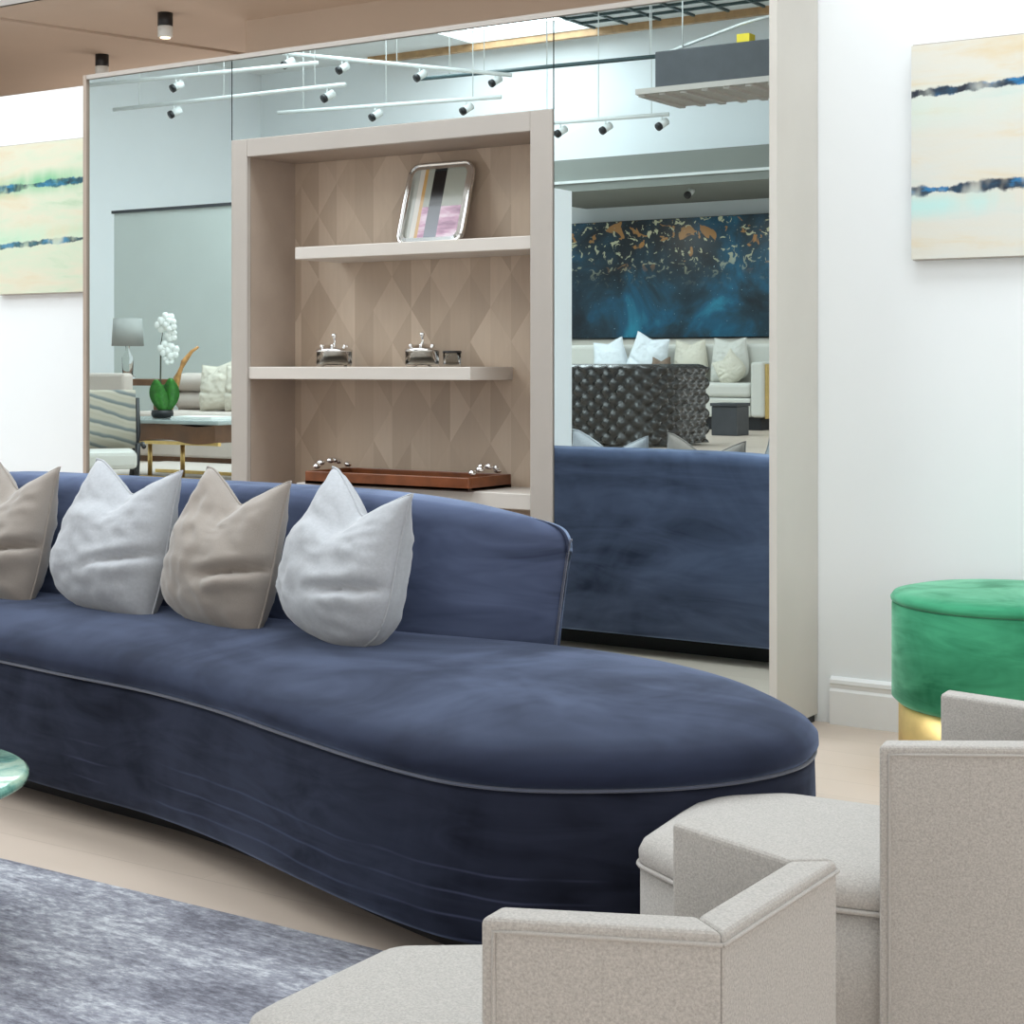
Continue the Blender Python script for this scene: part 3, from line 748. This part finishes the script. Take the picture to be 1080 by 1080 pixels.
# left hand group on the lower step
Z1 = .50
wr = box(-1.5, 1.5, -1.3, 1.55, 0, .012).build('cream_rug', 'cream', loc=(-9.04, 1.9, Z1 + .0005)); tag(wr, 'cream rug under the wooden table with gold legs', 'rug')
wt = thing('wood_table', (-8.85, 2.05, Z1 + .0125), 'walnut table with grey glass top and gold legs, under the orchid', 'table')
MB().box(-.72, .62, -.36, .36, .41, .44).build('tabletop', 'greyslab', wt, bevel=.008)
ap = MB()
ap.loft([[(x, y + .008 * math.sin(x * 14 + s * 3), z + .016 * math.sin(x * 9 + 1.2)) for y, z, s in ((-.34, .41, 0), (.34, .41, 1), (.34, .285, 1), (-.34, .285, 0))] for x in [-.68 + .04 * k for k in range(32)]], smooth=False)
ap.build('apron', 'walnut', wt, label='rough edged walnut apron')
for lx in (-.42, -.08, .45):
    for ly in (0,):
        MB().tube([(lx, ly, 0), (lx, ly, .29)], .017, 8).build('leg', 'gold', wt)
for z in (.27, .012):
    MB().box(-.66, .58, -.32, -.29, z - .01, z + .014).box(-.66, .58, .29, .32, z - .01, z + .014).build('rail', 'gold', wt)

orc = thing('potted_orchid', (-9.10, 2.09, Z1 + .4525), 'white orchid in a dark bowl on the walnut table', 'plant')
MB().lathe([(.03, 0), (.075, .004), (.085, .03), (.08, .06), (.07, .058), (.02, .05)], 20).build('pot', 'dark', orc)
LAT = Vector((.836, -.549, 0)); DEP = Vector((.549, .836, 0))
for sd_, ln, sp_, dp in ((-1, .24, .068, .02), (1, .25, .07, .0), (-.3, .20, .05, -.05), (.5, .19, .045, -.07)):
    m = MB(); rows = []
    for k in range(11):
        t = k / 10; w_ = sp_ * (math.sin(math.pi * (t * .86 + .10)) ** .8)
        c = LAT * (.02 + sd_ * (.012 + .04 * math.sin(t * 1.7))) + DEP * (dp + .05 * t * t) + Vector((0, 0, .05 + ln * t))
        rows.append([c - LAT * w_, c - DEP * .010, c + LAT * w_, c + DEP * .004])
    m.loft(rows); m.build('leaf', 'leaf', orc)
MB().tube([(0, 0, .05), (-.02, 0, .3), (-.015, 0, .55), (.02, 0, .72), (.08, .02, .74)], .006, 6).build('stem', 'stem', orc)
for c, s_ in (((-.0, 0, .70), 1.), ((.05, 0, .73), 1.1), ((.10, .02, .70), .9), ((.09, 0, .62), .8), ((.05, .02, .52), 1.), ((.10, 0, .50), 1.), ((.07, 0, .44), .7)):
    m = MB()
    for k in range(5):
        a = 2 * math.pi * k / 5 + c[2]
        q_ = LAT * (.034 * s_ * math.cos(a)); m.sphere((q_.x, q_.y, .034 * s_ * math.sin(a)), .030 * s_, .022, .030 * s_, 8, 6)
    m.sphere((0, .012, 0), .01, seg=8, rg=6)
    m.build('flower', 'petal', orc, loc=c)
MB().tube([LAT * a_ + DEP * (-.055) + Vector((0, 0, z_)) for a_, z_ in ((.05, .06), (.08, .2), (.10, .3), (.15, .42), (.21, .50), (.26, .535))], .024, 8, taper=lambda t: .5 + .7 * math.sin(math.pi * min(1, t + .15)) - .1 * t).build('dried_pod', 'horn', orc, label='tan curved dried pod')
bk = thing('table_book', (-8.68, 2.1, Z1 + .4525), 'pale open book lying on the walnut table', 'book')
MB().box(-.2, .2, -.12, .12, 0, .02).build('pages', 'petal', bk); MB().box(-.205, .205, -.125, .125, -.0001, .004).build('cover', 'whitemetal', bk)

ps = thing('channel_sofa', (-10.05, .16, Z1), 'cream sofa with rolled horizontal back channels behind the walnut table', 'sofa')
MB().box(-1.0, 1.0, -.42, .42, .05, .28).build('base', 'cream', ps, bevel=.02)
MB().box(-.96, .96, -.2, .42, .285, .44).build('seat_cushion', 'cream', ps, bevel=.05, bseg=3)
for z in (.52, .69):
    m = MB()
    m.loft([[(x, -.28 + .13 * math.cos(2 * math.pi * k / 16), z + .088 * math.sin(2 * math.pi * k / 16)) for k in range(16)] for x in (-.98, -.95, .95, .98)])
    m.build('back_roll', 'cream', ps)
MB().box(-1.0, 1.0, -.42, -.3, .28, .72).build('back_frame', 'cream', ps, bevel=.02)
MB().box(-.95, .95, -.38, .38, 0, .05).build('plinth', 'walnut', ps)
GC = 'pillows on the channel backed sofa'
for x, sd, lab in ((-.28, 21, 'left cream pillow standing on the channel backed sofa'), (.02, 22, 'second cream pillow on the channel backed sofa, nearer the niche')):
    pillow((-10.05 + x, .18, Z1 + .442), (R(-12), R(6), R(170)), .42, .44, .18, 'pcream', lab, sd, GC, .03, .02)

cs = thing('console_table', (-11.63, -.06, Z1), 'narrow dark brown console table under the grey lamp', 'table')
MB().box(-.5, .52, -.2, .2, .66, .72).build('tabletop', 'walnut', cs, bevel=.005)
for lx in (-.45, .47):
    for ly in (-.16, .16): MB().box(lx - .025, lx + .025, ly - .025, ly + .025, 0, .66).build('leg', 'walnut', cs)
lp = thing('table_lamp', (-11.70, -.05, Z1 + .72), 'table lamp with a grey drum shade and glass base on the console', 'lamp')
MB().lathe([(.07, 0), (.075, .02), (.05, .03), (.055, .2), (.02, .26), (.02, .33)], 20).build('base', 'glass', lp)
MB().lathe([(.145, .31), (.15, .31), (.135, .57), (.13, .57)], 28).build('lamp_shade', 'shade', lp)

st = thing('striped_chair', (-8.74, 3.06, Z1 + .0125), 'low lounge chair with striped fabric back and black frame, at the left mirror edge', 'chair', rz=R(-50))
MB().box(-.25, .25, -.22, .27, .13, .25).build('seat', 'ivory', st, bevel=.03)
m = MB(); m.loft([[(x, -.26 - .10 * (z - .25) + .05 * (abs(x) / .26) ** 2 + d, z) for x in (-.27, -.18, -.09, 0, .09, .18, .27)] + [(x, -.30 - .10 * (z - .25) + .05 * (abs(x) / .26) ** 2 + d, z) for x in (.27, .18, .09, 0, -.09, -.18, -.27)] for z, d in ((.25, 0), (.4, 0), (.55, -.005), (.64, -.015), (.66, -.03))])
m.build('backrest', 'stripe', st)
for s_ in (-1, 1):
    MB().tube([(s_ * .24, .24, 0), (s_ * .25, .24, .30)], .018, 8).build('leg', 'dark', st)
    MB().tube([(s_ * .25, -.36, 0), (s_ * .26, -.24, .2), (s_ * .285, -.26, .35), (s_ * .285, -.33, .60)], .024, 8, taper=lambda t: 1.1 - .4 * t).build('leg', 'dark', st)
    MB().tube([(s_ * .28, -.24, .27), (s_ * .30, .0, .29), (s_ * .29, .24, .28)], .016, 8).build('armrest', 'dark', st)

ac = thing('beige_armchair', (-10.95, 1.32, Z1 + .0005), 'beige armchair with a straight back behind the striped chair', 'chair')
MB().box(-.3, .3, -.3, .3, .12, .42).build('seat', 'cream', ac, bevel=.03); MB().box(-.32, .32, -.42, -.3, .12, .78).build('backrest', 'cream', ac, bevel=.03)
for lx in (-.26, .26):
    for ly in (-.26, .26): MB().lathe([(.015, 0), (.02, .12)], 8, lx, ly).build('leg', 'walnut', ac)

# ceiling mounted equipment seen in the mirrors
un = thing('ventilation_unit', (-6.45, -2.4, 3.80), 'charcoal box ventilation unit hung under the white ceiling', 'ventilation unit')
MB().box(-.70, 1.6, -.35, .35, .02, .35).build('casing', 'charcoal', un, bevel=.01)
m = MB().box(-.86, 1.7, -.42, .42, -.03, .02)
for k in range(12): m.box(-.84 + .21 * k, -.78 + .21 * k, -.40, .40, -.05, -.03)
m.build('grille', 'lacquer', un, label='beige slatted underside')
for x in (-.5, .4, 1.3): MB().tube([(x, .2, .35), (x, .2, 1.34)], .006, 6).build('hanger_rod', 'whitemetal', un)
MB().tube([(-.66, .2, .36), (-.4, .15, .44), (.1, .2, .54), (.4, .2, .58)], .014, 6).build('cable', 'whitemetal', un)
MB().box(.08, .20, .18, .3, .352, .43).build('junction_box', 'yellow', un, label='yellow box on top')

def rail(name, a, b, mat, label, hang=True, r=.022):
    a = Vector(a); b = Vector(b)
    t = thing(name, a, label, 'light track', 'lighting tracks hung from the ceiling'); d = b - a
    MB().tube([(0, 0, 0), d * .5, d], r, 6).build('track', mat, t)
    for f_ in (.12, .5, .88):
        p = d * f_
        MB().tube([p, (p.x, p.y, 5.2 - a.z)], .005, 5).build('hanger_wire', 'whitemetal', t)
    return t
def spot(p, label, aim=0., stem=.06):
    t = thing('track_spotlight', p, label, 'spotlight', 'spotlights on the hung tracks', rz=aim); t.scale = (.74, .74, .74)
    MB().tube([(0, 0, 0), (0, 0, -stem)], .012, 6).build('stem', 'whitemetal', t)
    m = MB()
    d = Vector((0, .75, -.45)).normalized(); c = Vector((0, -.02, -stem - .03))
    m.tube([c - d * .08, c + d * .06], .052, 14); m.build('housing', 'whitemetal', t)
    MB().tube([c + d * .058, c + d * .10], .055, 14).build('lens_hood', 'dark', t, label='black lens hood')
    return t
RL = [('A', (-12.97, -.73, 4.2), (-10.2, -1.03, 4.2), 'whitemetal', 'upper white track seen in the left mirror, running along the wall', [(.40, 'white spotlight with black front on the upper track in the left mirror')]),
      ('B', (-13.0, -1.10, 4.0), (-10.0, -1.19, 4.0), 'whitemetal', 'lower white track in the left mirror, just below another', [(.28, 'white spotlight with black front on the lower track in the left mirror'), (.93, 'spotlight on the far end of the lower track, over the niche frame')]),
      ('C', (-11.5, -1.95, 3.95), (-9.0, -2.35, 3.95), 'whitemetal', 'pale track just above the niche frame in the middle mirror', [(.45, 'spotlight at middle of the track above the niche frame'), (.85, 'spotlight at the end of the track above the niche frame')]),
      ('D', (-10.27, -2.75, 4.3), (-7.35, -3.0, 4.3), 'teal', 'dark track running up to the charcoal ventilation unit', [(.30, 'spotlight on the dark track towards the ventilation unit')]),
      ('E', (-11.04, -1.50, 4.45), (-9.04, -2.6, 4.2), 'whitemetal', 'white track running diagonally away in the middle mirror', [(.02, 'spotlight at the near end of the diagonal white track'), (.26, 'second spotlight along the diagonal white track'), (.6, 'third spotlight along the diagonal white track')]),
      ('F', (-9.2, -3.2, 3.8), (-7.7, -3.35, 3.8), 'whitemetal', 'short pale track below the ventilation unit in the right mirror', [(.22, 'spotlight left on the short track in the right mirror'), (.55, 'spotlight mid way on the short track in the right mirror'), (.95, 'spotlight at the right end of the short track in the right mirror')])]
for _, a, b, mat, lab, sp_ in RL:
    rail('lighting_track', a, b, mat, lab)
    for f_, l2 in sp_: spot(Vector(a).lerp(Vector(b), f_) - Vector((0, 0, .022)), l2, R(20))
spot((-8.43, -5.2, 3.28), 'spotlight under the grey soffit above the blue mural, left one', R(0), .03)
spot((-7.15, -5.2, 3.28), 'spotlight under the grey soffit above the blue mural, right one', R(0), .03)

# ------------------------------------------------------------------ light
def area(name, loc, sx, sy, watts, col=(1, 1, 1), rot=(0, 0, 0)):
    l = bpy.data.lights.new(name, 'AREA'); l.shape = 'RECTANGLE'; l.size = sx; l.size_y = sy; l.energy = watts; l.color = col
    o = bpy.data.objects.new(name, l); COL.objects.link(o); o.location = loc; o.rotation_euler = rot; return o
for k, (a, b, c, d) in enumerate(SKY):
    area('skylight_daylight', ((a + b) / 2, (c + d) / 2, 5.34), b - a - .02, d - c - .02, [60, 370, 480, 400][k], (.89, .965, 1.))
area('rear_cove_lamp', (-6.0, 6.45, 2.2), 5, .5, 22, (1, .9, .8), (R(180 - 40), 0, 0))  # added lamp hidden behind the display wall, brightens the bulkhead
area('rear_ceiling_lamp', (-8, 9.5, 2.0), 3, 2, 105, (1, .9, .8), (R(180), 0, 0))  # added unseen lamp pointing up, brightens the brown ceiling
area('shopfront_daylight', (3.94, -1.0, 2.1), 9.0, 3.4, 190, (1., .96, .92), (0, R(90), 0))  # added fill light in front of the right wall panel
bpy.data.objects['shopfront_daylight'].rotation_euler = (R(90), 0, R(90))
area('rear_window_daylight', (.2, -6.55, 2.2), 7.0, 3.4, 330, (1., .96, .92), (R(90), 0, 0))  # added fill light facing the display wall
for x, y, z in ((-8.43, -5.2, 3.2), (-7.15, -5.2, 3.2), (-9.7, -5.2, 3.2)):
    l = bpy.data.lights.new('soffit_spot_lamp', 'SPOT'); l.energy = 60; l.spot_size = R(130); l.spot_blend = 1; l.shadow_soft_size = .06; l.color = (1, .95, .86)
    o = bpy.data.objects.new('soffit_spot_lamp', l); COL.objects.link(o); o.location = (x, y + .12, z - .14); o.rotation_euler = (R(-35), 0, 0)
w = bpy.data.worlds.new('world'); sc.world = w; w.use_nodes = True
w.node_tree.nodes['Background'].inputs[0].default_value = (.8, .88, 1, 1); w.node_tree.nodes['Background'].inputs[1].default_value = .5

sc.view_settings.view_transform = 'Standard'; sc.view_settings.look = 'None'
sc.view_settings.exposure = -0.9; sc.view_settings.gamma = 1.0; sc.view_settings.use_curve_mapping = False
sc.cycles.use_denoising = True
sc.cycles.max_bounces = 10; sc.cycles.diffuse_bounces = 5; sc.cycles.glossy_bounces = 6; sc.cycles.caustics_refractive = False
sc.cycles.sample_clamp_indirect = 4
